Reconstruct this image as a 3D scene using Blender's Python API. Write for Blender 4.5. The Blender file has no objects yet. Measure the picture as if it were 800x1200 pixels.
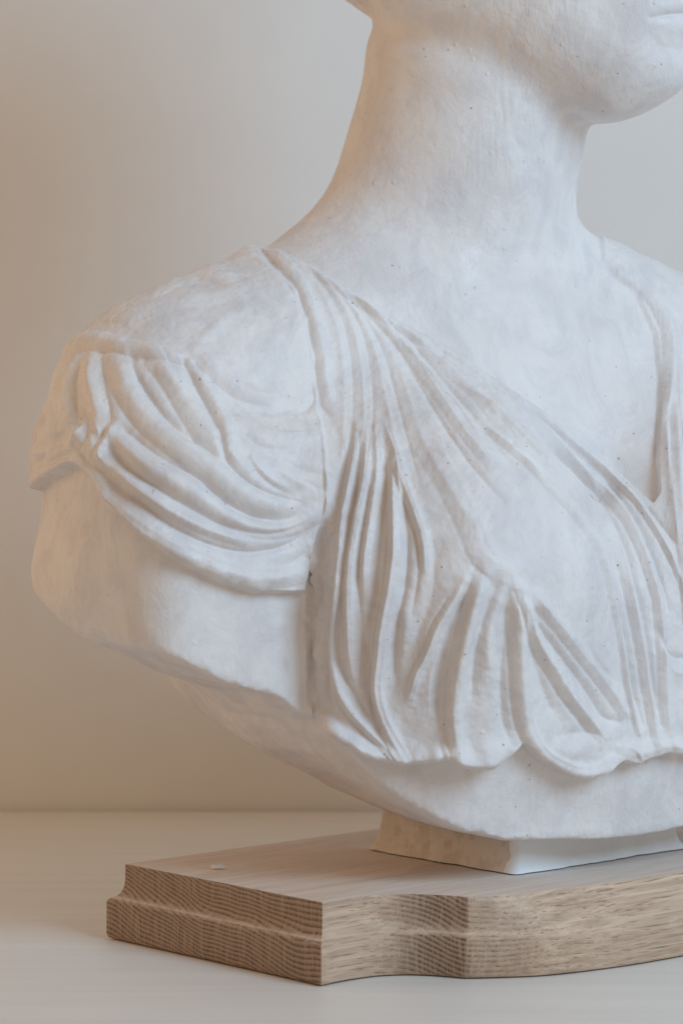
import bpy, bmesh, math, random, time
import numpy as np
from mathutils import Vector
import openvdb
T0 = time.time()
rng = np.random.default_rng(7)
random.seed(7)
scene = bpy.context.scene
COL = scene.collection

# ------------------------------------------------------------------ camera numbers (800x1200 photograph)
F_PX, HOR, CAM_H = 3600.0, 420.0, 0.32
def proj(V):
    """world -> photograph pixels (level camera at the origin, looking along +Y)"""
    Y = np.maximum(V[:, 1], .05)
    return 400 + F_PX*V[:, 0]/Y, HOR - F_PX*(V[:, 2]-CAM_H)/Y

# torso frame
YAW = math.radians(34)
TO = np.array([.10, 1.749, 0.])
UU = np.array([math.cos(YAW), math.sin(YAW), 0.])
VV = np.array([math.sin(YAW), -math.cos(YAW), 0.])
ZZ = np.array([0., 0., 1.])
def T(u, v, z): return TO + UU*u + VV*v + ZZ*z
# head frame
HYAW = math.radians(58)
HC = np.array([.088, 1.785, 0.])
HF = np.array([math.sin(HYAW), -math.cos(HYAW), 0.])
HR = np.array([-math.cos(HYAW), -math.sin(HYAW), 0.])
def H(f, r, z): return HC + HF*f + HR*r + ZZ*z

# ------------------------------------------------------------------ helpers
def sstep(a, b, x):
    t = np.clip((x-a)/(b-a), 0, 1)
    return t*t*(3-2*t)
def smin(a, b, k):
    h = np.clip(.5+.5*(b-a)/k, 0, 1)
    return b*(1-h)+a*h-k*h*(1-h)
def smax(a, b, k): return -smin(-a, -b, k)

def vnoise(P, scale, seed=0, octaves=1):
    """smooth value noise, -1..1"""
    out = np.zeros(len(P)); amp = 1.; tot = 0.
    for o in range(octaves):
        r = np.random.default_rng(seed+o*13)
        tab = r.random((64, 64, 64)).astype(np.float32)*2-1
        q = P*(scale*2**o)+r.random(3)*50
        i = np.floor(q).astype(int); f = q-i; f = f*f*(3-2*f); i &= 63; j = (i+1) & 63
        x0, y0, z0 = i.T; x1, y1, z1 = j.T; fx, fy, fz = f.T
        c = (tab[x0, y0, z0]*(1-fx)+tab[x1, y0, z0]*fx)*(1-fy)+(tab[x0, y1, z0]*(1-fx)+tab[x1, y1, z0]*fx)*fy
        d = (tab[x0, y0, z1]*(1-fx)+tab[x1, y0, z1]*fx)*(1-fy)+(tab[x0, y1, z1]*(1-fx)+tab[x1, y1, z1]*fx)*fy
        out += amp*(c*(1-fz)+d*fz); tot += amp; amp *= .5
    return out/tot

def mesh_obj(name, verts, faces, mat, parent=None, smooth=True):
    me = bpy.data.meshes.new(name)
    verts = np.asarray(verts, dtype=np.float32); faces = np.asarray(faces, dtype=np.int32)
    me.vertices.add(len(verts)); me.vertices.foreach_set('co', verts.ravel())
    k = faces.shape[1]
    me.loops.add(faces.size); me.loops.foreach_set('vertex_index', faces.ravel())
    me.polygons.add(len(faces))
    me.polygons.foreach_set('loop_start', np.arange(0, faces.size, k, dtype=np.int32))
    me.polygons.foreach_set('use_smooth', np.full(len(faces), smooth))
    me.update(calc_edges=True); me.validate()
    o = bpy.data.objects.new(name, me); COL.objects.link(o)
    if mat: me.materials.append(mat)
    if parent: o.parent = parent
    return o

def empty(name, loc, label, cat):
    o = bpy.data.objects.new(name, None); COL.objects.link(o)
    o.location = loc; o['label'] = label; o['category'] = cat
    return o

def reparent(o, p):
    o.parent = p
    o.matrix_parent_inverse = p.matrix_world.inverted() if False else __import__('mathutils').Matrix.Translation(-p.location)

# ------------------------------------------------------------------ materials
def new_mat(name):
    m = bpy.data.materials.new(name); m.use_nodes = True
    nt = m.node_tree; nt.nodes.clear()
    out = nt.nodes.new('ShaderNodeOutputMaterial'); b = nt.nodes.new('ShaderNodeBsdfPrincipled')
    nt.links.new(b.outputs[0], out.inputs[0])
    return m, nt, b
def N(nt, t, **kw):
    n = nt.nodes.new(t)
    for k, v in kw.items():
        if k in n.inputs: n.inputs[k].default_value = v
        else: setattr(n, k, v)
    return n
def ramp(nt, src, stops):
    r = nt.nodes.new('ShaderNodeValToRGB')
    while len(r.color_ramp.elements) < len(stops): r.color_ramp.elements.new(.5)
    for e, (p, c) in zip(r.color_ramp.elements, stops):
        e.position = p; e.color = (*c, 1) if len(c) == 3 else c
    nt.links.new(src, r.inputs[0]); return r
def mix(nt, fac, a, b, mode='MIX'):
    m = nt.nodes.new('ShaderNodeMix'); m.data_type = 'RGBA'; m.blend_type = mode
    for s, v in ((0, fac), (6, a), (7, b)):
        if hasattr(v, 'is_linked') or hasattr(v, 'links'): nt.links.new(v, m.inputs[s])
        else: m.inputs[s].default_value = v if s == 0 else (*v, 1)
    return m.outputs[2]
def math_n(nt, op, a, b=None, c=None):
    m = nt.nodes.new('ShaderNodeMath'); m.operation = op
    for s, v in ((0, a), (1, b), (2, c)):
        if v is None: continue
        if hasattr(v, 'links'): nt.links.new(v, m.inputs[s])
        else: m.inputs[s].default_value = v
    return m.outputs[0]

def plaster_mat():
    m, nt, b = new_mat('painted_plaster')
    tc = N(nt, 'ShaderNodeTexCoord'); co = tc.outputs['Object']
    def noise(scale, detail=3., rough=.55, dist=0., vec=co):
        n = N(nt, 'ShaderNodeTexNoise', Scale=scale, Detail=detail, Roughness=rough, Distortion=dist)
        nt.links.new(vec, n.inputs['Vector']); return n.outputs['Fac']
    # brushed paint: uneven tone in broad patches, slightly warm / cool
    r1 = ramp(nt, noise(11, 4, .6, .8), [(.35, (.715, .665, .64)), (.62, (.79, .74, .705))])
    mpb = N(nt, 'ShaderNodeMapping'); mpb.inputs['Scale'].default_value = (1.3, 1, .8); mpb.inputs['Rotation'].default_value = (0, .5, 0); nt.links.new(co, mpb.inputs[0])
    r2 = ramp(nt, noise(30, 6, .68, 1.2, mpb.outputs[0]), [(.40, (.885, .89, .915)), (.56, (1, 1, 1))])
    c = mix(nt, .8, r1.outputs[0], r2.outputs[0], 'MULTIPLY')
    # tiny dark pits
    vo = N(nt, 'ShaderNodeTexVoronoi', Scale=135., Randomness=1.); nt.links.new(co, vo.inputs['Vector'])
    wn = N(nt, 'ShaderNodeTexWhiteNoise'); nt.links.new(vo.outputs['Position'], wn.inputs['Vector'])
    size = math_n(nt, 'MULTIPLY', math_n(nt, 'GREATER_THAN', wn.outputs['Value'], .42), math_n(nt, 'MULTIPLY', wn.outputs['Value'], .085))
    pit = math_n(nt, 'LESS_THAN', vo.outputs['Distance'], size)
    zone = ramp(nt, noise(9, 2), [(.43, (0, 0, 0)), (.52, (1, 1, 1))])
    pitz = math_n(nt, 'MULTIPLY', pit, zone.outputs[0])
    c = mix(nt, math_n(nt, 'MULTIPLY', pitz, .72), c, (.22, .19, .17))
    nt.links.new(c, b.inputs['Base Color'])
    rr = ramp(nt, noise(26, 4, .6, 1.), [(.36, (.42, .42, .42)), (.62, (.68, .68, .68))])
    nt.links.new(rr.outputs[0], b.inputs['Roughness'])
    b.inputs['Specular IOR Level'].default_value = .42
    # relief: brush marks, grain, lumps
    mp = N(nt, 'ShaderNodeMapping'); mp.inputs['Scale'].default_value = (1, 1, .8); nt.links.new(co, mp.inputs[0])
    h1 = noise(60, 4, .6, .6); h2 = noise(300, 3, .6, .3, mp.outputs[0]); h3 = noise(1400, 2, .6)
    h = math_n(nt, 'MULTIPLY_ADD', h2, .26, h1)
    h = math_n(nt, 'MULTIPLY_ADD', h3, .10, h)
    mb = N(nt, 'ShaderNodeMapping'); mb.inputs['Scale'].default_value = (1, 1, .16); mb.inputs['Rotation'].default_value = (.35, -.45, .2); nt.links.new(co, mb.inputs[0])
    brush = noise(330, 2, .5, .5, mb.outputs[0])
    bz = ramp(nt, noise(16, 2, .5), [(.45, (0, 0, 0)), (.6, (1, 1, 1))]).outputs[0]
    h = math_n(nt, 'ADD', h, math_n(nt, 'MULTIPLY', brush, math_n(nt, 'MULTIPLY', bz, .55)))
    # scattered drips and crumbs of plaster standing off the surface
    vc = N(nt, 'ShaderNodeTexVoronoi', Scale=150., Randomness=1.); nt.links.new(co, vc.inputs['Vector'])
    wc = N(nt, 'ShaderNodeTexWhiteNoise'); nt.links.new(vc.outputs['Position'], wc.inputs['Vector'])
    crumb = math_n(nt, 'MULTIPLY', math_n(nt, 'GREATER_THAN', wc.outputs['Value'], .91), ramp(nt, vc.outputs['Distance'], [(.05, (1, 1, 1)), (.22, (0, 0, 0))]).outputs[0])
    h = math_n(nt, 'MULTIPLY_ADD', crumb, .4, h)
    h = math_n(nt, 'MULTIPLY_ADD', pitz, -.9, h)
    bp = N(nt, 'ShaderNodeBump', Strength=.8, Distance=.0012); nt.links.new(h, bp.inputs['Height'])
    nt.links.new(bp.outputs[0], b.inputs['Normal'])
    return m
M_PL = plaster_mat()

# ------------------------------------------------------------------ the bust as a distance field
def build_body():
    h = .0026
    us = np.arange(-.345, .36, h, dtype=np.float32); vs = np.arange(-.21, .25, h, dtype=np.float32); zs = np.arange(.03, .77, h, dtype=np.float32)
    U, V, Z = np.meshgrid(us, vs, zs, indexing='ij')
    # head coordinates of each cell
    wx = TO[0]+UU[0]*U+VV[0]*V; wy = TO[1]+UU[1]*U+VV[1]*V
    HFc = (wx-HC[0])*HF[0]+(wy-HC[1])*HF[1]; HRc = (wx-HC[0])*HR[0]+(wy-HC[1])*HR[1]
    def ell(c, r, A=None, tilt=0.):
        A = A or (U, V, Z)
        x, y, z = A[0]-c[0], A[1]-c[1], A[2]-c[2]
        if tilt: x, z = x*math.cos(tilt)+z*math.sin(tilt), -x*math.sin(tilt)+z*math.cos(tilt)
        k0 = np.sqrt((x/r[0])**2+(y/r[1])**2+(z/r[2])**2)
        k1 = np.sqrt((x/r[0]**2)**2+(y/r[1]**2)**2+(z/r[2]**2)**2)+1e-6
        return k0*(k0-1)/k1
    def cap(a, b, ra, rb, A=None, flat=1.):
        A = A or (U, V, Z)
        a = np.array(a, float); b = np.array(b, float); d = b-a; L2 = float(d@d)
        x, y, z = A[0]-a[0], A[1]-a[1], A[2]-a[2]
        t = np.clip((x*d[0]+y*d[1]+z*d[2])/L2, 0, 1)
        return np.sqrt((x-t*d[0])**2+((y-t*d[1])/flat)**2+(z-t*d[2])**2)-(ra+(rb-ra)*t)
    # torso
    s = ell((0, -.035, .20), (.235, .090, .20))
    s = smin(s, ell((-.212, -.052, .250), (.067, .073, .10)), .05)      # near deltoid and upper arm
    s = smin(s, ell((.215, -.052, .245), (.071, .075, .10)), .05)
    s = smin(s, cap((-.20, -.045, .25), (-.20, -.045, .12), .066, .066), .03)
    s = smin(s, cap((.20, -.045, .26), (.20, -.045, .12), .070, .070), .03)
    # flat front of the arm stump, and the chest plate that stands proud of it
    def rbox(c, hsz, r):
        x, y, z = np.abs(U-c[0])-hsz[0]+r, np.abs(V-c[1])-hsz[1]+r, np.abs(Z-c[2])-hsz[2]+r
        return np.sqrt(np.maximum(x, 0)**2+np.maximum(y, 0)**2+np.maximum(z, 0)**2)+np.minimum(np.maximum(x, np.maximum(y, z)), 0)-r
    for sg in (1, -1): s = smin(s, rbox((sg*.16, -.045, .17), (.050, .080, .10), .015), .02)
    for sg in (1, -1): s = smin(s, rbox((sg*.18, -.030, .17), (.079, .069, .10), .02), .038)
    # trapezius / collar
    s = smin(s, cap((-.01, -.062, .385), (-.20, -.055, .283), .045, .052), .05)
    s = smin(s, cap((-.068, -.060, .370), (-.020, -.045, .432), .037, .052), .03)
    s = smin(s, cap((.01, -.062, .365), (.20, -.055, .285), .045, .052), .05)
    # neck
    A = (U, V, Z)
    s = smin(s, cap((-.014, -.055, .30), (-.001, -.037, .47), .065, .065), .022)
    # chest: breasts and the plate of the front, which stands proud of the arm stumps
    front = smin(ell((-.086, .045, .198), (.080, .082, .095)), ell((.086, .045, .193), (.080, .082, .095)), .04)
    front = smin(front, cap((-.075, .042, .12), (.075, .042, .12), .060, .060), .04)
    front = smin(front, cap((-.075, .043, .05), (.075, .043, .05), .060, .060), .03)
    plate = smax((np.sqrt((U/.225)**2+((V+.02)/.124)**2)-1)*.11, Z-.235, .05)
    front = smin(front, plate, .02)
    hi = sstep(.20, .30, Z)
    front = front+.010*(1-sstep(.05, .11, Z))*(1-sstep(.06, .135, np.abs(U)))
    front = smax(front, np.abs(U)-.170-.04*hi, .002+.03*hi)
    front = smax(front, -.035-V, .012)
    s = smin(s, front, .003+.048*hi)
    # lower cut
    a = np.abs(U)
    zl = np.interp(a, [0, .022, .08, .108, .1375, .155, .168, .173, .193, .221, .247, .275, .30, .32], [.0600, .0605, .0644, .0727, .0885, .102, .1175, .126, .1425, .152, .165, .176, .205, .27]).astype(np.float32)
    cut = (zl+np.maximum(0, -.03-V)*.30-Z)*.85
    s = smax(s, cut, .002+.028*sstep(.245, .30, a))
    s = smax(s, (-.125-V), .02)
    # plinth
    bx = None
    # head
    B = (HFc, HRc, Z)
    hd = ell((-.012, 0, .625), (.118, .092, .115), B)
    hd = smin(hd, ell((.035, 0, .56), (.078, .072, .098), B), .04)
    hd = smin(hd, ell((.086, 0, .482), (.030, .030, .024), B), .03)      # chin
    hd = smin(hd, cap((.082, .012, .487), (.0, .058, .535), .021, .024, B), .03)
    hd = smin(hd, cap((.082, -.012, .487), (.0, -.058, .535), .021, .024, B), .03)
    hd = smin(hd, ell((.05, 0, .505), (.055, .045, .030), B), .03)
    hd = smin(hd, ell((.100, 0, .516), (.022, .028, .018), B), .02)      # mouth mass
    hd = smin(hd, cap((.108, 0, .60), (.131, 0, .555), .008, .013, B), .014)   # nose
    hd = smin(hd, cap((.095, .045, .615), (.112, .012, .612), .008, .008, B), .02)
    hd = smin(hd, cap((.095, -.045, .615), (.112, -.012, .612), .008, .008, B), .02)
    hd = smin(hd, ell((.088, .034, .592), (.018, .019, .010), B), .006)
    hd = smin(hd, ell((.088, -.034, .592), (.018, .019, .010), B), .006)
    s = smin(s, hd, .011)
    g = openvdb.FloatGrid(.02)
    g.copyFromArray(np.clip(s, -.02, .02).astype(np.float32))
    pts, quads = g.convertToQuads(isovalue=0.)
    pts = np.asarray(pts, float)*h+np.array([us[0], vs[0], zs[0]])
    W = TO+pts[:, :1]*UU+pts[:, 1:2]*VV; W[:, 2] = pts[:, 2]
    return W, np.asarray(quads, np.int64)

LEVELS = 2
def build_hair():
    h = .003
    fs = np.arange(-.20, .13, h, dtype=np.float32); rs = np.arange(-.13, .13, h, dtype=np.float32); zs = np.arange(.49, .78, h, dtype=np.float32)
    Fc, Rc, Z = np.meshgrid(fs, rs, zs, indexing='ij')
    def ell(c, r):
        x, y, z = Fc-c[0], Rc-c[1], Z-c[2]
        k0 = np.sqrt((x/r[0])**2+(y/r[1])**2+(z/r[2])**2); k1 = np.sqrt((x/r[0]**2)**2+(y/r[1]**2)**2+(z/r[2]**2)**2)+1e-6
        return k0*(k0-1)/k1
    def cap(a, b, ra, rb):
        a = np.array(a, float); b = np.array(b, float); d = b-a; x, y, z = Fc-a[0], Rc-a[1], Z-a[2]
        t = np.clip((x*d[0]+y*d[1]+z*d[2])/float(d@d), 0, 1)
        return np.sqrt((x-t*d[0])**2+(y-t*d[1])**2+(z-t*d[2])**2)-(ra+(rb-ra)*t)
    s = ell((-.014, 0, .630), (.128, .102, .122))
    s = smax(s, (Fc-.055)*.8+(.66-Z)*.55, .01)
    s = smin(s, ell((-.135, 0, .60), (.05, .045, .042)), .015)
    for sg in (1, -1):
        s = smin(s, cap((.03, sg*.090, .640), (-.055, sg*.080, .565), .016, .018), .01)
        s = smin(s, cap((-.055, sg*.080, .572), (-.076, sg*.025, .545), .017, .014), .008)
    s = smin(s, cap((-.066, .041, .538), (-.080, -.03, .541), .0125, .0135), .006)
    s = smin(s, cap((-.050, .050, .556), (-.058, .043, .534), .011, .0085), .004)
    a = np.arctan2(Rc, Fc+.01)
    s = s+.0022*np.sin(a*26+Z*70)*np.clip((Z-.55)/.03, .3, 1)
    g = openvdb.FloatGrid(.02); g.copyFromArray(np.clip(s, -.02, .02).astype(np.float32))
    pts, quads = g.convertToQuads(isovalue=0.)
    pts = np.asarray(pts, float)*h+np.array([fs[0], rs[0], zs[0]])
    W = HC+pts[:, :1]*HF+pts[:, 1:2]*HR; W[:, 2] = pts[:, 2]
    return W, np.asarray(quads, np.int64)

BV, BF = build_body()
print('body', len(BV), round(time.time()-T0, 1))
tmp = mesh_obj('tmp', BV, BF, None)
if True:
    md = tmp.modifiers.new('s', 'SUBSURF'); md.levels = LEVELS; md.render_levels = LEVELS
    dg = bpy.context.evaluated_depsgraph_get()
    me = bpy.data.meshes.new_from_object(tmp.evaluated_get(dg))
    n = len(me.vertices); V = np.empty(n*3, np.float32); me.vertices.foreach_get('co', V); V = V.reshape(-1, 3).astype(float)
    nn = np.empty(n*3, np.float32); me.vertices.foreach_get('normal', nn); NR = nn.reshape(-1, 3).astype(float)
    Fq = np.empty(len(me.loops), np.int32); me.loops.foreach_get('vertex_index', Fq); Fq = Fq.reshape(-1, 4)
    bpy.data.objects.remove(tmp)
if NR[np.argmax(V[:, 2]), 2] < 0: NR = -NR; Fq = Fq[:, ::-1]
print('sub', len(V), round(time.time()-T0, 1))
# ------------------------------------------------------------------ modelling of the drapery: every fold is a raised or cut stroke on the surface
def catmull(P, n=6):
    P = np.array(P, float)
    if len(P) < 3: return P
    Q = np.vstack([2*P[0]-P[1], P, 2*P[-1]-P[-2]]); out = []
    for i in range(1, len(Q)-2):
        for t in np.arange(n)/n:
            a, b, c, d = Q[i-1], Q[i], Q[i+1], Q[i+2]
            out.append(.5*((2*b)+(-a+c)*t+(2*a-5*b+4*c-d)*t*t+(-a+3*b-3*c+d)*t**3))
    out.append(Q[-2]); return np.array(out)

def seg_dist(x, y, P):
    """unsigned distance, parameter 0..1 along the line, side (+ left of travel on screen)"""
    best = np.full(len(x), 1e9); par = np.zeros(len(x)); side = np.zeros(len(x))
    L = np.r_[0, np.cumsum(np.hypot(*np.diff(P, axis=0).T))]
    for i in range(len(P)-1):
        ax, ay = P[i]; dx, dy = P[i+1]-P[i]; l2 = dx*dx+dy*dy+1e-9
        t = np.clip(((x-ax)*dx+(y-ay)*dy)/l2, 0, 1)
        ex = x-ax-t*dx; ey = y-ay-t*dy; d = ex*ex+ey*ey
        m = d < best; best[m] = d[m]; par[m] = (L[i]+t[m]*(L[i+1]-L[i]))/L[-1]; side[m] = np.sign(dx*ey[m]-dy*ex[m])
    return np.sqrt(best), par, side

def poly_sd(x, y, P):
    """signed distance to polygon, positive inside"""
    P = np.array(P, float); Q = np.vstack([P, P[:1]])
    d, _, _ = seg_dist(x, y, Q); ins = np.zeros(len(x), bool)
    for (x0, y0), (x1, y1) in zip(Q[:-1], Q[1:]):
        c = (y0 > y) != (y1 > y)
        with np.errstate(divide='ignore', invalid='ignore'):
            ins ^= c & (x < (x1-x0)*(y-y0)/(y1-y0)+x0)
    return np.where(ins, d, -d)

SEAM = [(300, 287), (325, 314), (345, 339), (359, 372), (366, 415), (369, 449), (372, 478), (376, 496), (380, 530), (381, 566), (382, 590), (377, 616), (368, 650), (358, 694)]
HEM_S = [(330, 695), (300, 693), (262, 682), (222, 663), (190, 643), (160, 618), (138, 595), (119, 574), (104, 553), (88, 544), (62, 560), (36, 581)]
NECK_L = [(326, 292), (365, 314), (415, 346), (484, 386), (541, 415), (587, 450), (639, 484), (696, 530), (742, 572), (765, 590)]
NECK_R = [(772, 578), (769, 540), (771, 501), (772, 444), (766, 390), (746, 345), (722, 326), (706, 306)]
HEM_C = [(360, 836), (376, 851), (398, 869), (428, 886), (464, 895), (500, 894), (522, 890), (545, 899), (575, 899), (596, 886), (612, 872), (628, 888), (660, 907), (680, 913), (706, 906), (727, 892), (742, 896), (757, 888), (776, 882), (800, 884), (900, 880), (1100, 850), (1250, 800)]
SL = SEAM+HEM_S+[(0, 600), (-60, 600), (-60, 200), (250, 200), (290, 270)]
CH = SEAM[::-1]+NECK_L+NECK_R+[(700, 250), (1250, 250)]+HEM_C[::-1]+[(356, 780)]

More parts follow.
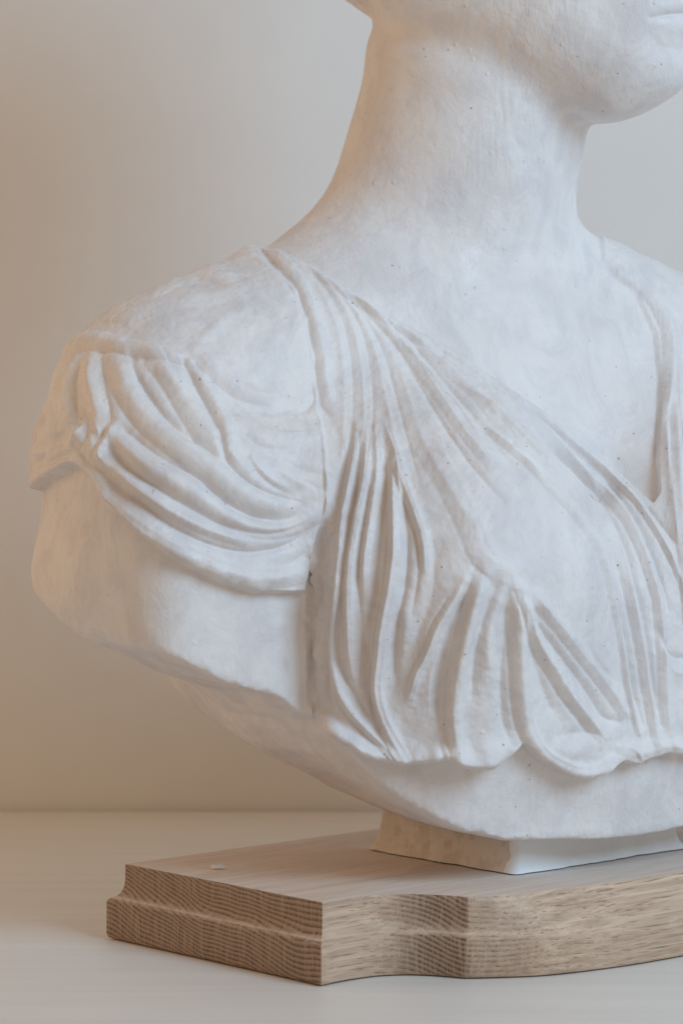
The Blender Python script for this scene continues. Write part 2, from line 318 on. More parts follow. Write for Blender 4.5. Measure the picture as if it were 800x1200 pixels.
# (height mm, half width px, points)        negative = groove
R = [
 # shoulder cap and its edge
 (2.6, 9, [(70, 412), (85, 401), (105, 397), (130, 399), (152, 405), (176, 410), (200, 413), (222, 421)]),
 (-2.2, 6, [(84, 412), (110, 409), (135, 412), (156, 416), (185, 421), (215, 427), (236, 433)]),
 (3.0, 9, [(185, 334), (200, 325), (224, 317), (248, 316), (266, 322)]),
 (-1.6, 6, [(215, 329), (240, 326), (262, 331), (275, 328)]),
 (2.6, 9, [(280, 296), (292, 290), (306, 292)]),
 (2.8, 8, [(250, 304), (263, 296), (280, 289), (300, 285)]),
 (1.2, 9, [(130, 374), (165, 358), (201, 347), (250, 342), (287, 331)]),
 (-.9, 7, [(150, 382), (201, 362), (250, 354), (290, 345)]),
 (1.2, 8, [(228, 405), (245, 388), (262, 373), (285, 363)]),
 # gathers below the band
 (3.4, 7, [(93, 414), (82, 434), (76, 462), (73, 492)]),
 (-2.6, 5, [(96, 416), (88, 440), (87, 470), (92, 498)]),
 (3.6, 9, [(106, 414), (104, 440), (111, 470), (119, 500)]),
 (-2.8, 5, [(117, 420), (120, 445), (126, 475), (130, 496)]),
 (-2.2, 5, [(60, 440), (52, 470), (50, 505)]),
 (2.2, 7, [(64, 430), (60, 465), (60, 500)]),
 (3.8, 13, [(136, 414), (143, 435), (152, 462), (175, 492), (210, 521), (245, 548), (282, 578), (320, 594), (345, 596)]),
 (-4.2, 6, [(153, 418), (159, 440), (177, 467), (195, 491), (216, 509), (240, 526), (262, 546)]),
 (3.6, 13, [(180, 414), (200, 440), (218, 470), (238, 502), (258, 530)]),
 (-1.6, 4, [(190, 410), (206, 436), (224, 462), (236, 480)]),
 (-3.4, 4, [(216, 422), (227, 446), (245, 482), (257, 509), (263, 536), (278, 557), (299, 572), (322, 582), (350, 588)]),
 (2.4, 8, [(224, 425), (240, 450), (256, 480), (268, 510), (274, 535)]),
 (-4.8, 7, [(138, 500), (156, 512), (180, 530), (210, 548), (236, 562), (260, 587), (286, 603), (320, 610), (343, 606), (354, 594)]),
 (3.8, 10, [(132, 502), (150, 526), (176, 547), (206, 566), (236, 585), (270, 606), (300, 618), (335, 617), (362, 605)]),
 (-4.0, 5, [(128, 526), (150, 549), (176, 567), (206, 586), (240, 606), (280, 621), (318, 625), (352, 615)]),
 (2.6, 6, [(126, 542), (150, 562), (180, 585), (210, 605), (245, 622), (285, 634)]),
 (-4.2, 6, [(118, 549), (140, 572), (168, 592), (195, 613), (230, 632), (265, 644), (300, 647), (340, 637), (374, 614)]),
 (3.6, 10, [(108, 556), (130, 587), (157, 611), (188, 634), (226, 656), (266, 671), (306, 678), (350, 672)]),
 (-1.6, 5, [(322, 668), (345, 656), (368, 640)]),
 (2.2, 4, [(100, 492), (96, 506), (86, 518)]),
 (2.4, 4, [(112, 494), (118, 508), (116, 522)]),
 (-2.2, 3, [(104, 498), (104, 512), (98, 526)]),
 (2.6, 4, [(128, 546), (120, 534), (126, 520)]),
 (-2.0, 3, [(70, 522), (54, 536), (38, 548)]),
 (1.8, 4, [(72, 534), (56, 546), (40, 556)]),
 (-2.4, 3.5, [(90, 522), (100, 534), (112, 548)]),
 # upper right part of the sleeve
 (2.6, 9, [(232, 408), (250, 432), (270, 448), (298, 461), (330, 466)]),
 (-1.8, 8, [(258, 455), (290, 476), (320, 482), (350, 478)]),
 (2.8, 9, [(262, 500), (280, 497), (302, 508), (328, 516), (362, 514)]),
 (-2.2, 6, [(288, 512), (314, 530), (336, 543), (356, 552), (378, 557)]),
 (2.4, 7, [(284, 525), (298, 547), (316, 564), (335, 572)]),
 (-2.4, 4, [(289, 536), (302, 556), (320, 571), (340, 580)]),
 (2.2, 7, [(320, 548), (340, 562), (364, 572)]),
 (2.2, 7, [(262, 505), (266, 530), (285, 552)]),
 (-1.6, 5, [(350, 560), (366, 570), (378, 575)]),
 # knot on the outer arm
 (4.2, 11, [(84, 500), (94, 512), (104, 524)]),
 (3.6, 7, [(139, 490), (131, 508), (122, 528), (121, 546)]),
 (3.0, 7, [(105, 505), (112, 520), (108, 536)]),
 (-3.0, 4, [(126, 498), (118, 516), (112, 532)]),
 (-2.6, 4, [(96, 498), (80, 497), (74, 510), (56, 517), (34, 516)]),
 (2.6, 6, [(84, 526), (62, 530), (34, 533)]),
 (-2.2, 4, [(84, 536), (60, 543), (34, 556)]),
 (2.8, 6, [(92, 541), (64, 552), (34, 572)]),
 (2.0, 8, [(40, 500), (60, 504), (76, 502)]),
 # collar band along the seam
 (2.6, 8, [(306, 287), (335, 311), (356, 341), (370, 378), (378, 415), (382, 450), (390, 480)]),
 (-3.0, 4, [(300, 290), (325, 314), (345, 339), (359, 372), (366, 415), (369, 449), (370, 470)]),
 (-2.4, 4, [(369, 466), (362, 476), (354, 481)]),
 (-2.2, 4, [(372, 466), (380, 478), (386, 486)]),
 # fine pleats from the shoulder
 (-2.2, 3.2, [(328, 287), (367, 309), (417, 341), (486, 381), (543, 410), (590, 445), (642, 479), (699, 525), (745, 567), (764, 584)]),
 (1.7, 4.8, [(330, 299), (372, 321), (420, 353), (484, 394), (541, 424), (585, 458), (637, 493), (692, 538), (738, 580), (765, 602)]),
 (0.8, 4.3, [(345, 305), (378, 345), (396, 390), (402, 440), (402, 500), (398, 560)]),
 (-0.7, 3.1, [(352, 306), (388, 348), (406, 392), (413, 445), (412, 510), (405, 570)]),
 (0.9, 4.3, [(358, 307), (398, 352), (416, 395), (425, 450), (425, 505), (416, 540)]),
 (-0.8, 3.1, [(365, 310), (408, 358), (428, 402), (436, 450), (436, 500), (428, 550)]),
 (1.0, 4.3, [(372, 313), (415, 362), (438, 408), (450, 460), (462, 510), (475, 550)]),
 (-1.0, 3.1, [(380, 318), (424, 368), (450, 415), (464, 465), (478, 520), (492, 570)]),
 (0.7, 4.9, [(386, 322), (432, 370), (462, 420), (480, 470), (500, 525), (525, 570), (545, 605)]),
 (-2.5, 4.0, [(395, 330), (440, 378), (468, 412), (492, 450), (515, 490), (553, 545), (590, 588)]),
 (2.2, 6.4, [(405, 338), (450, 378), (480, 412), (508, 452), (540, 500), (580, 550)]),
 (-1.7, 4.8, [(450, 375), (500, 420), (540, 468), (580, 520), (612, 560)]),
 (1.9, 5.6, [(470, 384), (520, 425), (560, 465), (600, 515), (630, 555)]),
 # vertical pleats, lower left of the chest
 (4.6, 6, [(418, 500), (415, 530), (407, 584), (401, 635), (395, 690), (387, 734), (385, 760), (391, 790), (404, 822), (426, 848), (452, 872), (466, 886)]),
 (-3.4, 7, [(404, 530), (394, 600), (388, 660), (378, 715), (372, 770), (378, 815), (400, 850)]),
 (-3.2, 4, [(421, 560), (410, 620), (402, 680), (396, 730), (398, 775), (410, 806), (430, 836)]),
 (4.4, 7, [(430, 510), (428, 565), (417, 626), (410, 680), (410, 735), (412, 775), (415, 793)]),
 (-2.4, 4, [(436, 560), (426, 615), (420, 665), (422, 720), (428, 770), (432, 790)]),
 (3.4, 6, [(440, 500), (443, 555), (437, 605), (430, 650), (427, 690)]),
 (-5.4, 7, [(452, 540), (450, 580), (445, 620), (440, 660), (438, 700), (430, 745), (428, 790), (432, 820), (446, 850)]),
 (6.0, 7, [(461, 545), (463, 600), (463, 650), (457, 695), (449, 736), (444, 775), (441, 805), (448, 838), (462, 868), (474, 886)]),
 (-5.4, 7, [(473, 575), (476, 630), (474, 680), (466, 730), (461, 775), (462, 805)]),
 (3.8, 6, [(451, 500), (463, 530), (473, 566), (485, 600), (495, 632), (498, 668)]),
 (-2.6, 5, [(480, 600), (488, 635), (489, 672), (482, 720)]),
 (-3.5, 16, [(505, 620), (508, 660), (505, 700), (488, 745), (474, 790)]),
 (2.0, 9, [(472, 700), (474, 740), (470, 768)]),
 # edge of the breast where the cloth is pulled
 (2.2, 14, [(500, 520), (528, 565), (550, 610), (568, 650), (590, 668), (612, 668)]),
 (-2.5, 9, [(545, 660), (560, 668), (575, 690)]),
 # gathers under the breast
 (4.4, 5, [(543, 680), (530, 705), (512, 735), (500, 765), (488, 788), (480, 816)]),
 (-4.4, 8, [(550, 690), (530, 735), (518, 775), (512, 815), (516, 850)]),
 (2.0, 6, [(520, 750), (505, 790), (502, 835)]),
 (6.4, 9, [(566, 672), (556, 700), (547, 735), (537, 780), (531, 821), (532, 855), (537, 882)]),
 (-3.4, 7, [(580, 690), (566, 725), (556, 770), (552, 815)]),
 (2.4, 8, [(588, 684), (578, 715), (570, 745), (572, 790)]),
 (-5.0, 10, [(594, 700), (592, 745), (588, 795), (590, 845), (598, 872)]),
 (4.6, 8, [(600, 690), (606, 730), (608, 780), (610, 815), (616, 852), (630, 880), (660, 899), (690, 903), (715, 893), (732, 876)]),
 (-4.0, 11, [(618, 745), (630, 785), (640, 815), (655, 845)]),
 (5.4, 7, [(608, 690), (616, 715), (628, 752), (647, 785), (665, 815), (686, 842), (704, 864)]),
 (-4.4, 5, [(626, 716), (636, 740), (652, 762), (672, 788), (690, 815), (706, 840), (724, 846)]),
 (4.0, 7, [(622, 695), (640, 717), (664, 747), (688, 778), (712, 810), (730, 834)]),
 (-2.6, 4, [(690, 762), (702, 780), (717, 798)]),
 (3.0, 13, [(640, 872), (668, 880), (700, 874)]),
 (-2.2, 6, [(650, 862), (680, 858), (700, 862), (712, 880)]),
 # long pleats that fall from the near shoulder to the middle
 (3.4, 3.4, [(560, 492), (590, 520), (620, 547), (640, 570), (662, 593), (680, 614), (698, 642), (710, 677), (718, 715), (725, 752), (730, 790), (737, 826), (746, 860)]),
 (-4.4, 4.2, [(600, 520), (641, 560), (668, 588), (690, 617), (706, 650), (717, 686), (726, 725), (735, 765), (742, 808), (752, 850)]),
 (4.4, 5.1, [(575, 478), (608, 503), (638, 533), (665, 560), (690, 588), (711, 621), (726, 658), (737, 704), (747, 752), (756, 805), (764, 850), (768, 872)]),
 (-4.2, 3.4, [(620, 503), (655, 536), (690, 570), (714, 603), (732, 640), (745, 690), (756, 740), (764, 795), (772, 850)]),
 (3.9, 5.1, [(590, 466), (638, 506), (680, 549), (711, 581), (735, 614), (752, 650), (766, 695), (772, 734), (776, 800), (782, 860)]),
 (-3.1, 3.4, [(610, 475), (655, 513), (700, 555), (730, 590), (752, 625), (770, 670), (782, 715)]),
 (3.1, 4.2, [(605, 470), (659, 507), (704, 547), (740, 583), (765, 617), (786, 655), (800, 690)]),
 (-2.3, 3.4, [(640, 490), (690, 532), (735, 574), (765, 606), (792, 640)]),
 (3.1, 5.1, [(780, 500), (786, 560), (790, 610), (793, 650)]),
 (-3.6, 4.2, [(768, 738), (776, 758), (786, 769), (800, 771), (815, 760)]),
 (3.4, 6.8, [(770, 752), (784, 784), (806, 790)]),
 (-2.6, 4.2, [(802, 560), (806, 620), (803, 680)]),
 (2.2, 3.0, [(540, 452), (575, 480), (612, 515), (645, 548), (676, 583), (700, 615)]),
 (-2.0, 3.0, [(545, 446), (582, 474), (620, 508), (655, 542), (684, 575)]),
 (2.0, 3.0, [(520, 420), (560, 448), (600, 478), (640, 512), (676, 548), (705, 585)]),
 (-1.8, 3.0, [(500, 402), (545, 433), (590, 462), (632, 494), (672, 532)]),
 (1.6, 3.5, [(470, 400), (505, 440), (540, 480), (565, 520)]),
 (-1.6, 3.0, [(480, 398), (516, 440), (550, 478), (580, 515)]),
 # hem lumps
 (3.0, 11, [(405, 858), (428, 876), (452, 884)]),
 (2.6, 8, [(480, 876), (494, 888)]),
 (3.0, 10, [(530, 876), (548, 888)]),
 (-2.0, 4, [(514, 866), (520, 886)]),
 (-1.8, 4, [(596, 872), (590, 888), (576, 897)]),
 (6.0, 15, [(550, 884), (568, 882), (588, 877)]),
 (3.2, 9, [(500, 884), (520, 880)]),
 (3.4, 9, [(738, 884), (744, 880)]),
 (2.4, 9, [(778, 870), (792, 870)]),
 (2.4, 9, [(372, 848), (400, 868), (430, 882), (455, 886)]),
 # far strap and body beyond the frame
 (-2.6, 4, [(724, 330), (744, 345), (764, 380), (770, 444), (770, 501), (768, 556), (762, 580)]),
 (3.4, 6, [(726, 322), (753, 341), (775, 382), (781, 444), (780, 490)]),
 (-1.6, 6, [(760, 330), (792, 372), (800, 440), (798, 520)]),
]
for k in range(9):      # pleats on the far half of the chest, fanning down from the far strap
    x0 = 775+k*9; x1 = 812+k*26
    R.append((3.2, 8, [(x0, 350+k*2), (x0+18, 480), (x1-10, 640), (x1, 760), (x1+4, 860)]))
    R.append((-3.0, 6, [(x0+5, 350+k*2), (x0+26, 480), (x1+4, 640), (x1+13, 760), (x1+17, 860)]))
# neck and face
FACE = [
 (1.2, 14, [(590, 170), (615, 230), (640, 290), (652, 325)]),
 (1.6, 7, [(676, 165), (672, 220), (666, 280), (662, 330)]),
 (-1.2, 8, [(662, 170), (658, 230), (650, 300)]),
 (-1.0, 16, [(560, 330), (600, 345), (640, 350)]),
 (-3.2, 4, [(763, 21), (785, 17), (812, 16), (850, 16)]),
 (1.6, 10, [(778, 6), (800, 2), (830, 1), (850, 4)]),
 (1.6, 12, [(782, 32), (800, 32), (830, 32)]),
 (-1.0, 12, [(760, 40), (775, 54), (800, 58), (830, 58)]),
]

NX, NY = None, None
def apply_warp(V, pairs, sig):
    """gentle correction of the outline: control points move, everything near them follows"""
    px, py = proj(V); P = np.array([p[:2] for p in pairs], float); D = np.array([p[2:] for p in pairs], float)
    K = np.exp(-((P[:, None]-P[None])**2).sum(2)/(2*sig*sig)); Wt = np.linalg.solve(K+np.eye(len(P))*.03, D)
    dx = np.zeros(len(V)); dy = np.zeros(len(V))
    for (cx, cy), (wx, wy) in zip(P, Wt):
        g = np.exp(-((px-cx)**2+(py-cy)**2)/(2*sig*sig)); dx += g*wx; dy += g*wy
    V[:, 0] += dx*V[:, 1]/F_PX; V[:, 2] -= dy*V[:, 1]/F_PX
    return V
WARP = [(8, 585, 37, 0), (20, 480, 29, 2), (42, 415, 24, 4), (92, 368, 12, 14), (150, 338, 6, 10), (215, 320, 0, 4), (30, 655, 18, 0), (44, 705, 8, 2),
        (400, 936, 0, -16), (345, 918, 0, -18), (300, 884, 0, -8), (448, 30, -22, 0), (446, 62, -10, 0), (430, 120, -2, 0), (408, 195, 0, 0), (385, 238, 4, 3),
        (745, 149, 0, -9), (780, 142, 2, -14), (810, 120, 6, -10), (715, 300, 0, 12), (690, 272, -7, 3), (780, 342, 0, 5), (600, 992, 0, 0), (120, 560, 0, 0), (300, 500, 0, 0), (690, 160, 0, 0), (500, 950, 0, 0)]
if WARP: V = apply_warp(V, WARP, 55.)

view = V-np.array([0, 0, CAM_H]); view /= np.linalg.norm(view, axis=1)[:, None]
facing = sstep(-.12, .12, -(view*NR).sum(1))
px, py = proj(V)
wv = (V-TO)@VV
head = V[:, 2] > .44

def eval_height(px, py):
    sdS = poly_sd(px, py, SL); sdC = poly_sd(px, py, CH)
    noise = vnoise(V, 55, 3)*2.2+vnoise(V, 140, 5)*1.0         # uneven edges
    lowC = sstep(430, 700, py)
    hS = (3.5+3.0*sstep(430, 560, py))*sstep(-3.5, 2.5, sdS+noise*.9)
    hC = (1.6+2.6*sstep(690, 730, px)*(1-lowC)+7.4*lowC)*(1-.75*sstep(560, 640, py)*(1-sstep(372, 398, px)))*sstep(-3., 2.5, sdC+noise*.7*(.25+.75*lowC))
    return sdS, sdC, hS, hC

# first guess of the cloth's thickness, so that strokes land where they should
sdS = poly_sd(px, py, SL); sdC = poly_sd(px, py, CH)
h0 = (5.0*sstep(-25, 25, sdS)+(1.6+6.5*sstep(430, 700, py))*sstep(-25, 25, sdC))*.001*facing
near = ~head
P1 = V+NR*h0[:, None]*near[:, None]
px1, py1 = proj(P1)
sdS, sdC, hS, hC = eval_height(px1, py1)
D = np.where(near, np.maximum(hS, 0)+hC, 0.)
regionS = near & (sdS > 0) & (sdC <= 0) & (facing > .02); regionC = near & (sdC > 0) & (facing > .02)

cloth = sstep(-4, 4, np.maximum(sdS, sdC))
def offset(P, d):
    P = np.array(P, float); t = np.gradient(P, axis=0); t /= np.linalg.norm(t, axis=1)[:, None]+1e-9
    return [tuple(q) for q in P+np.c_[-t[:, 1], t[:, 0]]*d]
extra = []
for h, w, pts in R:
    if h > 1.4 and len(pts) >= 5:      # tool lines beside each fold
        r_ = random.random()
        extra.append((-.34*h, max(1.8, w*.34), offset(pts, (1.25+.2*r_)*w)[(1 if r_ > .5 else 0):]))
        extra.append((.22*h, max(1.8, w*.30), offset(pts, -(.55+.4*r_)*w)[:(-1 if r_ < .4 else None)]))
R += extra
# rolled hem
roll = [(368, 834), (384, 848), (406, 864), (434, 878), (466, 886), (500, 885), (522, 881), (546, 889), (574, 889), (594, 876)]
R.append((4.4, 8, roll)); R.append((2.6, 7, [(735, 884), (757, 880), (778, 873), (800, 876), (850, 876)]))
def strokes(lst, px, py, mask, gain=1.):
    out = np.zeros(len(px))
    for h, w, pts in lst:
        P = catmull(pts); r = 3.0*w+4
        sel = np.flatnonzero(mask & (px > P[:, 0].min()-r) & (px < P[:, 0].max()+r) & (py > P[:, 1].min()-r) & (py < P[:, 1].max()+r))
        if not len(sel): continue
        d, t, sd = seg_dist(px[sel], py[sel], P)
        Lp = np.hypot(*np.diff(P, axis=0).T).sum(); te = min(.3, max(.08, 14/Lp))
        taper = .45+.55*sstep(0, te*1.6, t)*sstep(0, te*1.6, 1-t)
        wob = 1+.16*vnoise(V[sel], 45, int(abs(h)*100+w))
        dd = d/(w*wob)
        prof = np.exp(-dd**(1.35 if w < 8 else 1.8)) if h > 0 else np.exp(-dd**1.35*1.1)
        out[sel] += h*(gain if h > 0 else gain*.86)*taper*prof*(1+.28*vnoise(V[sel], 30, int(w*7)+3))
    return out
D += strokes(R, px1, py1, near & (facing > 0), .84)*np.where(near, cloth, 0)
isneck = (sdC < 2) & (sdS < 2)
D += strokes(FACE, px, py, (facing > 0))*np.where((py < 120) | isneck, 1, 0)
# hand-modelled unevenness
hemd = np.minimum(np.abs(sdC), np.abs(sdS)); rough = np.exp(-(hemd/16.)**2)*sstep(540, 640, py1)
D += cloth*near*(vnoise(V, 38, 11)*.5+vnoise(V, 90, 12)*.36+vnoise(V, 210, 13)*.30+vnoise(V, 420, 14)*.17)
D += cloth*near*rough*(vnoise(V, 110, 15)*1.0+vnoise(V, 260, 16)*.6)
D += (1-cloth*near)*(vnoise(V, 24, 21)*.45+vnoise(V, 80, 22)*.16+vnoise(V, 220, 23)*.10)
rim = near*np.exp(-(((V[:, 2]-np.interp(np.abs((V-TO)@UU), [0, .022, .08, .108, .1375, .155, .168, .173, .193, .221, .247, .275, .30], [.0600, .0605, .0644, .0727, .0885, .102, .1175, .126, .1425, .152, .165, .176, .205]))/.007)**2))*(1-cloth)
D += rim*(vnoise(V, 70, 31)*.4+vnoise(V, 230, 32)*.3)
# rough casting edge along the bottom rim of arm and chest
V = V+NR*(D*.001*np.where(facing > 0, np.maximum(facing, .0), 0))[:, None]
print('verts', len(V)); print('displaced', round(time.time()-T0, 1))

bust = empty('plaster_bust', tuple(TO), 'large white painted plaster bust of a draped woman standing on the oak base', 'bust')

def split_out(name, fm, mat):
    """faces of the modelled surface that belong to one part, with the whole surface's normals"""
    f = Fq[fm]; ids, inv = np.unique(f, return_inverse=True)
    o = mesh_obj(name, V[ids], inv.reshape(-1, 4), mat)
    o.data.normals_split_custom_set_from_vertices(VN[ids].astype(np.float32)); reparent(o, bust); return o
# vertex normals of the finished surface
a, b_, c_, d_ = (V[Fq[:, k]] for k in range(4))
fn = np.cross(c_-a, d_-b_); VN = np.zeros_like(V)
for k in range(3):
    VN[:, k] = sum(np.bincount(Fq[:, j], weights=fn[:, k], minlength=len(V)) for j in range(4))
VN /= np.linalg.norm(VN, axis=1)[:, None]+1e-12
backcloth = (facing <= .02) & (V[:, 2] < .372) & (V[:, 2] > .10)
vc = np.where(regionC | backcloth, 2, np.where(regionS, 1, 0)).astype(np.int8)
fc = vc[Fq]; fmax = np.median(fc, axis=1).round().astype(int)
fmax[fc.max(1) == fc.min(1)] = fc[fc.max(1) == fc.min(1), 0]
split_out('figure', fmax == 0, M_PL); split_out('sleeve', fmax == 1, M_PL); split_out('dress', fmax == 2, M_PL)
HV, HFq = build_hair(); HV = HV+.0026*vnoise(HV*np.array([1, 1, .5]), 120, 61, 3)[:, None]*np.array([HR]); hair = mesh_obj('hair', HV, HFq, M_PL); reparent(hair, bust)
md = hair.modifiers.new('smooth', 'SUBSURF'); md.levels = 1; md.render_levels = 1

# ------------------------------------------------------------------ oak base: serpentine front, cove moulding
WANG = math.atan2(.673, .740)
CB = (.1429, 1.702, 0.)
WB = np.array([math.cos(WANG), math.sin(WANG), 0.]); FB = np.array([WB[1], -WB[0], 0.])
def Bp(w, f, z): return np.array(CB)+WB*w+FB*f+ZZ*z
ZT = .0413
def oak_mat():
    m, nt, b = new_mat('oak_wood')
    tc = N(nt, 'ShaderNodeTexCoord'); co = tc.outputs['Object']
    sx = N(nt, 'ShaderNodeSeparateXYZ'); nt.links.new(co, sx.inputs[0]); X, Y, Z = sx.outputs
    def noise(sc, scale=1., detail=3., rough=.6, dist=0.):
        mp = N(nt, 'ShaderNodeMapping'); mp.inputs['Scale'].default_value = sc; nt.links.new(co, mp.inputs[0])
        n = N(nt, 'ShaderNodeTexNoise', Scale=scale, Detail=detail, Roughness=rough, Distortion=dist); nt.links.new(mp.outputs[0], n.inputs['Vector']); return n.outputs['Fac']
    # growth rings: wavy sheets that run along the board
    n1 = noise((2.2, 13, 6), 1., 1.5, .45); n2 = noise((7, 60, 60), 1., 2., .5)
    rc = math_n(nt, 'MULTIPLY_ADD', n1, .040, Z)
    rc = math_n(nt, 'MULTIPLY_ADD', Y, -.16, rc)
    rc = math_n(nt, 'MULTIPLY_ADD', n2, .0012, rc)
    band = math_n(nt, 'FRACT', math_n(nt, 'MULTIPLY', rc, 410.))
    bandr = ramp(nt, band, [(0., (1, 1, 1)), (.30, (.62, .62, .62)), (.52, (.05, .05, .05)), (.86, (0, 0, 0)), (1., (1, 1, 1))])
    tn = N(nt, 'ShaderNodeSeparateXYZ'); nt.links.new(tc.outputs['Normal'], tn.inputs[0])
    end = ramp(nt, math_n(nt, 'ABSOLUTE', tn.outputs[0]), [(.35, (0, 0, 0)), (.82, (1, 1, 1))]).outputs[0]
    # end grain: pores in rows, rays across them
    pores = ramp(nt, noise((120, 1150, 1500), 1., 1.5, .5), [(.40, (1, 1, 1)), (.56, (0, 0, 0))]).outputs[0]
    rays = ramp(nt, noise((90, 1500, 70), 1., 1., .5), [(.50, (0, 0, 0)), (.62, (1, 1, 1))]).outputs[0]
    e1 = math_n(nt, 'MULTIPLY', bandr.outputs[0], math_n(nt, 'MULTIPLY_ADD', pores, .5, .5))
    ecol = mix(nt, e1, (.36, .245, .17), (.036, .02, .012))
    ecol = mix(nt, math_n(nt, 'MULTIPLY', rays, .5), ecol, (.50, .36, .26))
    # long grain: fine streaks and open pores, pale flecks
    st = noise((9, 230, 420), 1., 4., .62); st2 = noise((28, 900, 1300), 1., 2., .6); fl = noise((38, 160, 200), 1., 3., .6, .8)
    lcol = mix(nt, ramp(nt, st, [(.34, (0, 0, 0)), (.66, (1, 1, 1))]).outputs[0], (.66, .475, .34), (.44, .30, .20))
    lcol = mix(nt, math_n(nt, 'MULTIPLY', ramp(nt, st2, [(.54, (0, 0, 0)), (.64, (1, 1, 1))]).outputs[0], math_n(nt, 'MULTIPLY_ADD', bandr.outputs[0], .7, .25)), lcol, (.24, .15, .095))
    lcol = mix(nt, math_n(nt, 'MULTIPLY', ramp(nt, fl, [(.58, (0, 0, 0)), (.66, (1, 1, 1))]).outputs[0], .35), lcol, (.70, .52, .37))
    c = mix(nt, end, lcol, ecol)
    # grazing sheen put into the top's colour, plus plaster dusting near the foot
    top = ramp(nt, tn.outputs[2], [(.8, (0, 0, 0)), (.97, (1, 1, 1))]).outputs[0]
    dx = math_n(nt, 'MAXIMUM', math_n(nt, 'SUBTRACT', math_n(nt, 'ABSOLUTE', X), .064), 0.); dy = math_n(nt, 'MAXIMUM', math_n(nt, 'SUBTRACT', math_n(nt, 'ABSOLUTE', math_n(nt, 'SUBTRACT', Y, .064)), .062), 0.)
    dd = math_n(nt, 'SQRT', math_n(nt, 'ADD', math_n(nt, 'MULTIPLY', dx, dx), math_n(nt, 'MULTIPLY', dy, dy)))
    dm = ramp(nt, dd, [(0., (1, 1, 1)), (.012, (.7, .7, .7)), (.05, (.0, .0, .0))]).outputs[0]
    dn = ramp(nt, noise((14, 40, 40), 1., 3., .6), [(.36, (0, 0, 0)), (.62, (1, 1, 1))]).outputs[0]
    dust_sheen = math_n(nt, 'MULTIPLY_ADD', math_n(nt, 'MULTIPLY', dm, dn), .5, .46)
    c = mix(nt, math_n(nt, 'MULTIPLY', dust_sheen, top), c, (.74, .68, .63))
    nt.links.new(c, b.inputs['Base Color']); b.inputs['Roughness'].default_value = .55; b.inputs['Specular IOR Level'].default_value = .35
    hh = math_n(nt, 'MULTIPLY_ADD', math_n(nt, 'MULTIPLY', e1, end), -1., math_n(nt, 'MULTIPLY', st2, -.35))
    bp = N(nt, 'ShaderNodeBump', Strength=.5, Distance=.0005); nt.links.new(hh, bp.inputs['Height']); nt.links.new(bp.outputs[0], b.inputs['Normal'])
    return m
M_OAK = oak_mat()
def oak_base():
    half1 = [(-.207, -.177), (-.207, 0.)]
    cove = catmull([(-.207, 0.), (-.192, -.0012), (-.178, -.0006), (-.166, .002), (-.155, .009), (-.1465, .0200), (-.1390, .0360)], 6)[1:]
    bow = catmull([(-.1390, .0360), (-.122, .0478), (-.104, .0580), (-.078, .0650), (-.045, .0700), (0., .0720)], 8)[1:]
    L = half1+[tuple(p) for p in cove]+[tuple(p) for p in bow]
    R_ = [(-w, f) for w, f in L[:-1]][::-1]
    P = np.array(L+R_); n = len(P)
    def inset(d, z=0.):
        out = []; dside = d
        for i in range(n):
            k = float(sstep(.036, .068, P[i][1])); dbow = dside if z < .0213 else .0012+.0165*((z-.0213)/.02)**1.15
            d = dside*(1-k)+dbow*k; k = 1
            p0, p, p1 = P[i-1], P[i], P[(i+1) % n]
            t0 = (p-p0)/np.linalg.norm(p-p0); t1 = (p1-p)/np.linalg.norm(p1-p)
            n0 = np.array([t0[1], -t0[0]]); n1 = np.array([t1[1], -t1[0]])
            m_ = n0+n1; m_ /= m_@m_; out.append(p+m_*2*d*k)
        out = np.array(out); out[:, 0] = np.clip(out[:, 0], -.207+dside, .207-dside)
        return out
    prof = [(.0030, 0.), (.0008, .0008), (0., .0026), (0., .0200), (.0003, .0213), (.0011, .0222), (.0024, .0228), (.0040, .0236), (.0055, .0252), (.0065, .0275), (.0071, .0300), (.0073, .033), (.0073, .0405), (.0076, .0411), (.0083, ZT)]
    vs = []; fs = []
    for d, z in prof:
        q = inset(d, z); vs += [(w, -f, z) for w, f in q]
    for k in range(len(prof)-1):
        for i in range(n):
            j = (i+1) % n; fs.append((k*n+i, k*n+j, (k+1)*n+j, (k+1)*n+i))
    bm = bmesh.new(); bv = [bm.verts.new(v) for v in vs]
    for f in fs: bm.faces.new([bv[i] for i in f])
    bm.faces.new([bv[i] for i in range(n)][::-1]); bm.faces.new([bv[(len(prof)-1)*n+i] for i in range(n)])
    bmesh.ops.recalc_face_normals(bm, faces=bm.faces[:])
    me = bpy.data.meshes.new('oak_base'); bm.to_mesh(me); bm.free(); me.materials.append(M_OAK)
    for p in me.polygons: p.use_smooth = len(p.vertices) == 4
    me.set_sharp_from_angle(angle=math.radians(28))
    o = bpy.data.objects.new('oak_base', me); COL.objects.link(o); o.location = (CB[0], CB[1], .0002); o.rotation_euler = (0, 0, WANG)
    o['label'] = 'pale oak display base with serpentine front and cove moulding under the bust'; o['category'] = 'display base'
    return o
oak = oak_base()

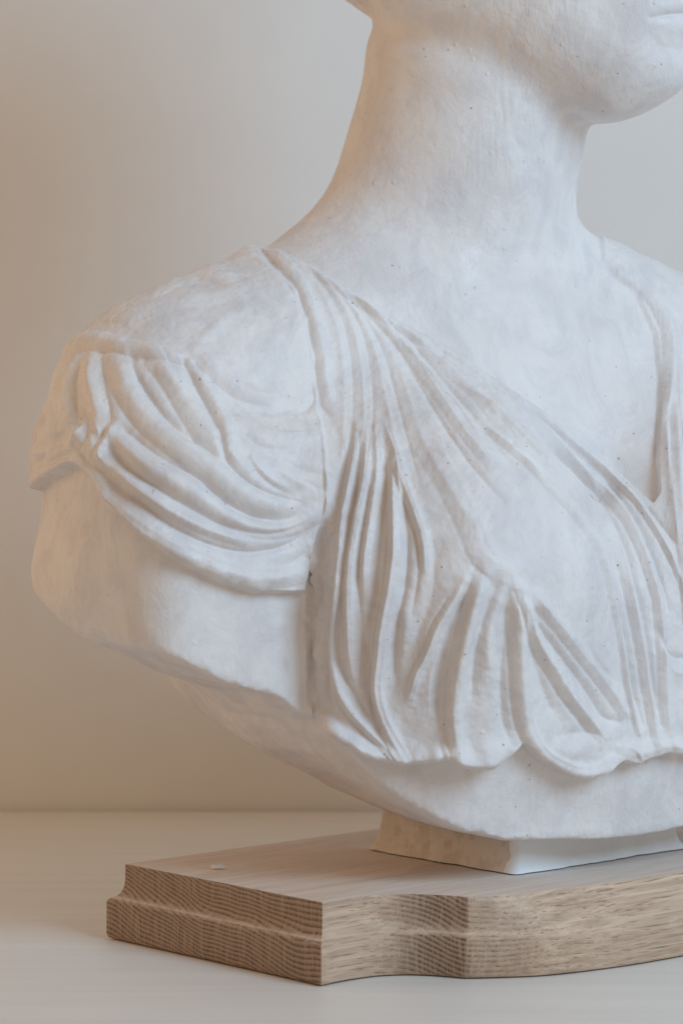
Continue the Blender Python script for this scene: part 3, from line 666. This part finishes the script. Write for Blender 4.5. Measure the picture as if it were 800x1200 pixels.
# ------------------------------------------------------------------ plaster foot
def foot_mat():
    m, nt, b = new_mat('foot_plaster'); src = M_PL.node_tree
    tc = N(nt, 'ShaderNodeTexCoord'); co = tc.outputs['Object']
    def noise(s, d=4., r=.6): 
        n = N(nt, 'ShaderNodeTexNoise', Scale=s, Detail=d, Roughness=r); nt.links.new(co, n.inputs['Vector']); return n.outputs['Fac']
    sx = N(nt, 'ShaderNodeSeparateXYZ'); nt.links.new(co, sx.inputs[0])
    # white paint stops near the front corner of the side; bare plaster behind it
    e = math_n(nt, 'MULTIPLY_ADD', noise(60), .016, sx.outputs[1])
    bare = ramp(nt, math_n(nt, 'MULTIPLY', math_n(nt, 'SUBTRACT', e, .0125), 60.), [(.10, (0, 0, 0)), (.13, (1, 1, 1))]).outputs[0]
    side = math_n(nt, 'LESS_THAN', sx.outputs[0], -.0625)
    raw = mix(nt, ramp(nt, noise(70, 3, .5), [(.47, (0, 0, 0)), (.53, (1, 1, 1))]).outputs[0], (.62, .54, .47), (.68, .605, .54))
    raw = mix(nt, math_n(nt, 'MULTIPLY', ramp(nt, noise(160, 3, .6), [(.56, (0, 0, 0)), (.6, (1, 1, 1))]).outputs[0], .25), raw, (.40, .32, .26))
    c = mix(nt, math_n(nt, 'MULTIPLY', bare, side), (.82, .82, .81), raw)
    nt.links.new(c, b.inputs['Base Color']); b.inputs['Roughness'].default_value = .6
    bp = N(nt, 'ShaderNodeBump', Strength=.6, Distance=.0012); nt.links.new(noise(170, 5, .65), bp.inputs['Height']); nt.links.new(bp.outputs[0], b.inputs['Normal'])
    return m
def foot():
    n = 60; m_ = 30; z0, z1 = ZT+.0005, .115
    pts = []; w, d = .0655, .112
    def ring(off):
        rr = .005; out = []
        cs = [(-w-off, off, 180), (w+off, off, 90), (w+off, -d-off, 0), (-w-off, -d-off, -90)]
        cen = [(x-rr*np.sign(x), y-rr*(1 if y > -d/2 else -1)) for x, y, _ in cs]
        for i in range(4):
            a0 = cs[i][2]; (cx, cy), (nx, ny) = cen[i], cen[(i+1) % 4]
            arc = [(cx+rr*math.cos(math.radians(a0-g)), cy+rr*math.sin(math.radians(a0-g))) for g in (0, 22, 45, 68, 90)]
            nxt = (nx+rr*math.cos(math.radians(a0-90)), ny+rr*math.sin(math.radians(a0-90)))
            out += arc
            for t in np.arange(1, n-4)/(n-4): out.append((arc[-1][0]+(nxt[0]-arc[-1][0])*t, arc[-1][1]+(nxt[1]-arc[-1][1])*t))
        return np.array(out)
    vs = []
    for k in range(m_+1):
        z = z0+(z1-z0)*k/m_; off = .0042*math.exp(-(z-z0)/.0035)-.0015*math.exp(-((z-.075)/.02)**2)
        r = ring(off); vs += [(x, -y, z) for x, y in r]
    vs = np.array(vs); nr = vs.copy(); nr[:, 1] -= .056; nr[:, 2] = 0; nr /= np.linalg.norm(nr, axis=1)[:, None]
    vs += nr*(vnoise(vs, 90, 41, 3)*(.0011+.0022*np.exp(-(vs[:, 2]-z0)/.006)))[:, None]; vs[:4*n, 2] -= 0.0008
    N4 = 4*n; fs = [(k*N4+i, k*N4+(i+1) % N4, (k+1)*N4+(i+1) % N4, (k+1)*N4+i) for k in range(m_) for i in range(N4)]
    o = mesh_obj('plinth', vs, fs, foot_mat()); o.data.flip_normals()
    o.location = (CB[0], CB[1], .0012); o.rotation_euler = (0, 0, WANG)
    bpy.context.view_layer.update()
    o.parent = bust; o.location = (CB[0]-TO[0], CB[1]-TO[1], .0012)
    o.data.set_sharp_from_angle(angle=math.radians(40))
    o['label'] = 'rectangular plaster foot, white in front and bare tan at the side'
    return o
foot()
# a crumb of plaster on the base
def chip():
    Y = (CAM_H-ZT)*F_PX/(1019-HOR); X = (255-400)*Y/F_PX
    n = 9; P = []
    for i in range(n):
        a = i/n*2*math.pi; r = .0026*(1+.35*math.sin(a*2+1)+.2*math.sin(a*3)); P.append((r*1.35*math.cos(a), r*math.sin(a), 0))
    vs = P+[(x*.75, y*.7, .0011+.0004*math.sin(i*2.)) for i, (x, y, z) in enumerate(P)]+[(0, 0, .0014)]
    bm = bmesh.new(); bv = [bm.verts.new(v) for v in vs]
    for i in range(n):
        j = (i+1) % n; bm.faces.new((bv[i], bv[j], bv[n+j], bv[n+i])); bm.faces.new((bv[n+i], bv[n+j], bv[2*n]))
    bm.faces.new([bv[i] for i in range(n)][::-1])
    me = bpy.data.meshes.new('plaster_crumb'); bm.to_mesh(me); bm.free(); me.materials.append(M_PL)
    o = bpy.data.objects.new('plaster_crumb', me); COL.objects.link(o); o.location = (X, Y, ZT+.0012)
    o['label'] = 'tiny white plaster crumb lying on the oak base'; o['category'] = 'plaster crumb'
chip()

# ------------------------------------------------------------------ table and wall
def wall_mat():
    m, nt, b = new_mat('wall_paint'); tc = N(nt, 'ShaderNodeTexCoord')
    n = N(nt, 'ShaderNodeTexNoise', Scale=9., Detail=4.); nt.links.new(tc.outputs['Object'], n.inputs['Vector'])
    c = mix(nt, ramp(nt, n.outputs['Fac'], [(.35, (0, 0, 0)), (.65, (1, 1, 1))]).outputs[0], (.74, .715, .68), (.77, .745, .71))
    nt.links.new(c, b.inputs['Base Color']); b.inputs['Roughness'].default_value = .85
    n2 = N(nt, 'ShaderNodeTexNoise', Scale=380., Detail=3.); nt.links.new(tc.outputs['Object'], n2.inputs['Vector'])
    bp = N(nt, 'ShaderNodeBump', Strength=.25, Distance=.0006); nt.links.new(n2.outputs['Fac'], bp.inputs['Height']); nt.links.new(bp.outputs[0], b.inputs['Normal'])
    return m
def table_mat():
    m, nt, b = new_mat('table_paint'); tc = N(nt, 'ShaderNodeTexCoord')
    mp = N(nt, 'ShaderNodeMapping'); mp.inputs['Scale'].default_value = (3, 46, 3); nt.links.new(tc.outputs['Object'], mp.inputs[0])
    n = N(nt, 'ShaderNodeTexNoise', Scale=1.5, Detail=5., Roughness=.6); nt.links.new(mp.outputs[0], n.inputs['Vector'])
    c = mix(nt, ramp(nt, n.outputs['Fac'], [(.3, (0, 0, 0)), (.7, (1, 1, 1))]).outputs[0], (.69, .65, .60), (.745, .71, .665))
    nt.links.new(c, b.inputs['Base Color']); b.inputs['Roughness'].default_value = .42; b.inputs['Specular IOR Level'].default_value = .35
    bp = N(nt, 'ShaderNodeBump', Strength=.25, Distance=.0006); nt.links.new(n.outputs['Fac'], bp.inputs['Height']); nt.links.new(bp.outputs[0], b.inputs['Normal'])
    return m
YW = CAM_H*F_PX/(950-HOR)
w = mesh_obj('wall', [(-3, YW, -.5), (3, YW, -.5), (3, YW, 2.6), (-3, YW, 2.6)], [(0, 1, 2, 3)], wall_mat(), smooth=False); w['kind'] = 'structure'
bm = bmesh.new(); bmesh.ops.create_cube(bm, size=1.)
for v in bm.verts: v.co = Vector((v.co.x*3.2, .9+(YW-.003-.9)*(v.co.y+.5), -.04+.04*(v.co.z+.5)))
bmesh.ops.bevel(bm, geom=[e for e in bm.edges], offset=.0025, segments=2, affect='EDGES')
me = bpy.data.meshes.new('tabletop'); bm.to_mesh(me); bm.free(); me.materials.append(table_mat())
t = bpy.data.objects.new('tabletop', me); COL.objects.link(t); t['kind'] = 'structure'

# ------------------------------------------------------------------ light: cool window to the right, warm room light to the left
def area(name, loc, tgt, size, energy, color):
    l = bpy.data.lights.new(name, 'AREA'); l.shape = 'RECTANGLE'; l.size, l.size_y = size; l.energy = energy; l.color = color
    o = bpy.data.objects.new(name, l); COL.objects.link(o); o.location = loc
    o.rotation_euler = (Vector(tgt)-Vector(loc)).to_track_quat('-Z', 'Y').to_euler(); return o
area('window_light', (1.66, .25, 1.48), (.1, 1.85, .25), (.95, 1.15), 47, (.45, .725, 1.))
area('warm_lamp', (-1.2, 1.9, .5), (-.45, 2.17, .15), (.6, .6), 2.5, (1., .60, .29))
wd = bpy.data.worlds.new('World'); scene.world = wd; wd.use_nodes = True
wd.node_tree.nodes['Background'].inputs[0].default_value = (1., .765, .55, 1); wd.node_tree.nodes['Background'].inputs[1].default_value = .43
cam = bpy.data.cameras.new('camera'); co = bpy.data.objects.new('camera', cam); COL.objects.link(co)
co.location = (0, 0, CAM_H); co.rotation_euler = (math.pi/2, 0, 0)
cam.sensor_fit = 'VERTICAL'; cam.sensor_height = 36; cam.sensor_width = 24; cam.lens = F_PX/1200*36
cam.shift_y = -(600-HOR)/1200; cam.clip_end = 50; cam.clip_start = .01
cam.dof.use_dof = True; cam.dof.focus_distance = 1.64; cam.dof.aperture_fstop = 11.
scene.camera = co
scene.view_settings.view_transform = 'Standard'; scene.view_settings.look = 'None'
scene.view_settings.exposure = 0; scene.view_settings.gamma = 1
print('script', round(time.time()-T0, 1))
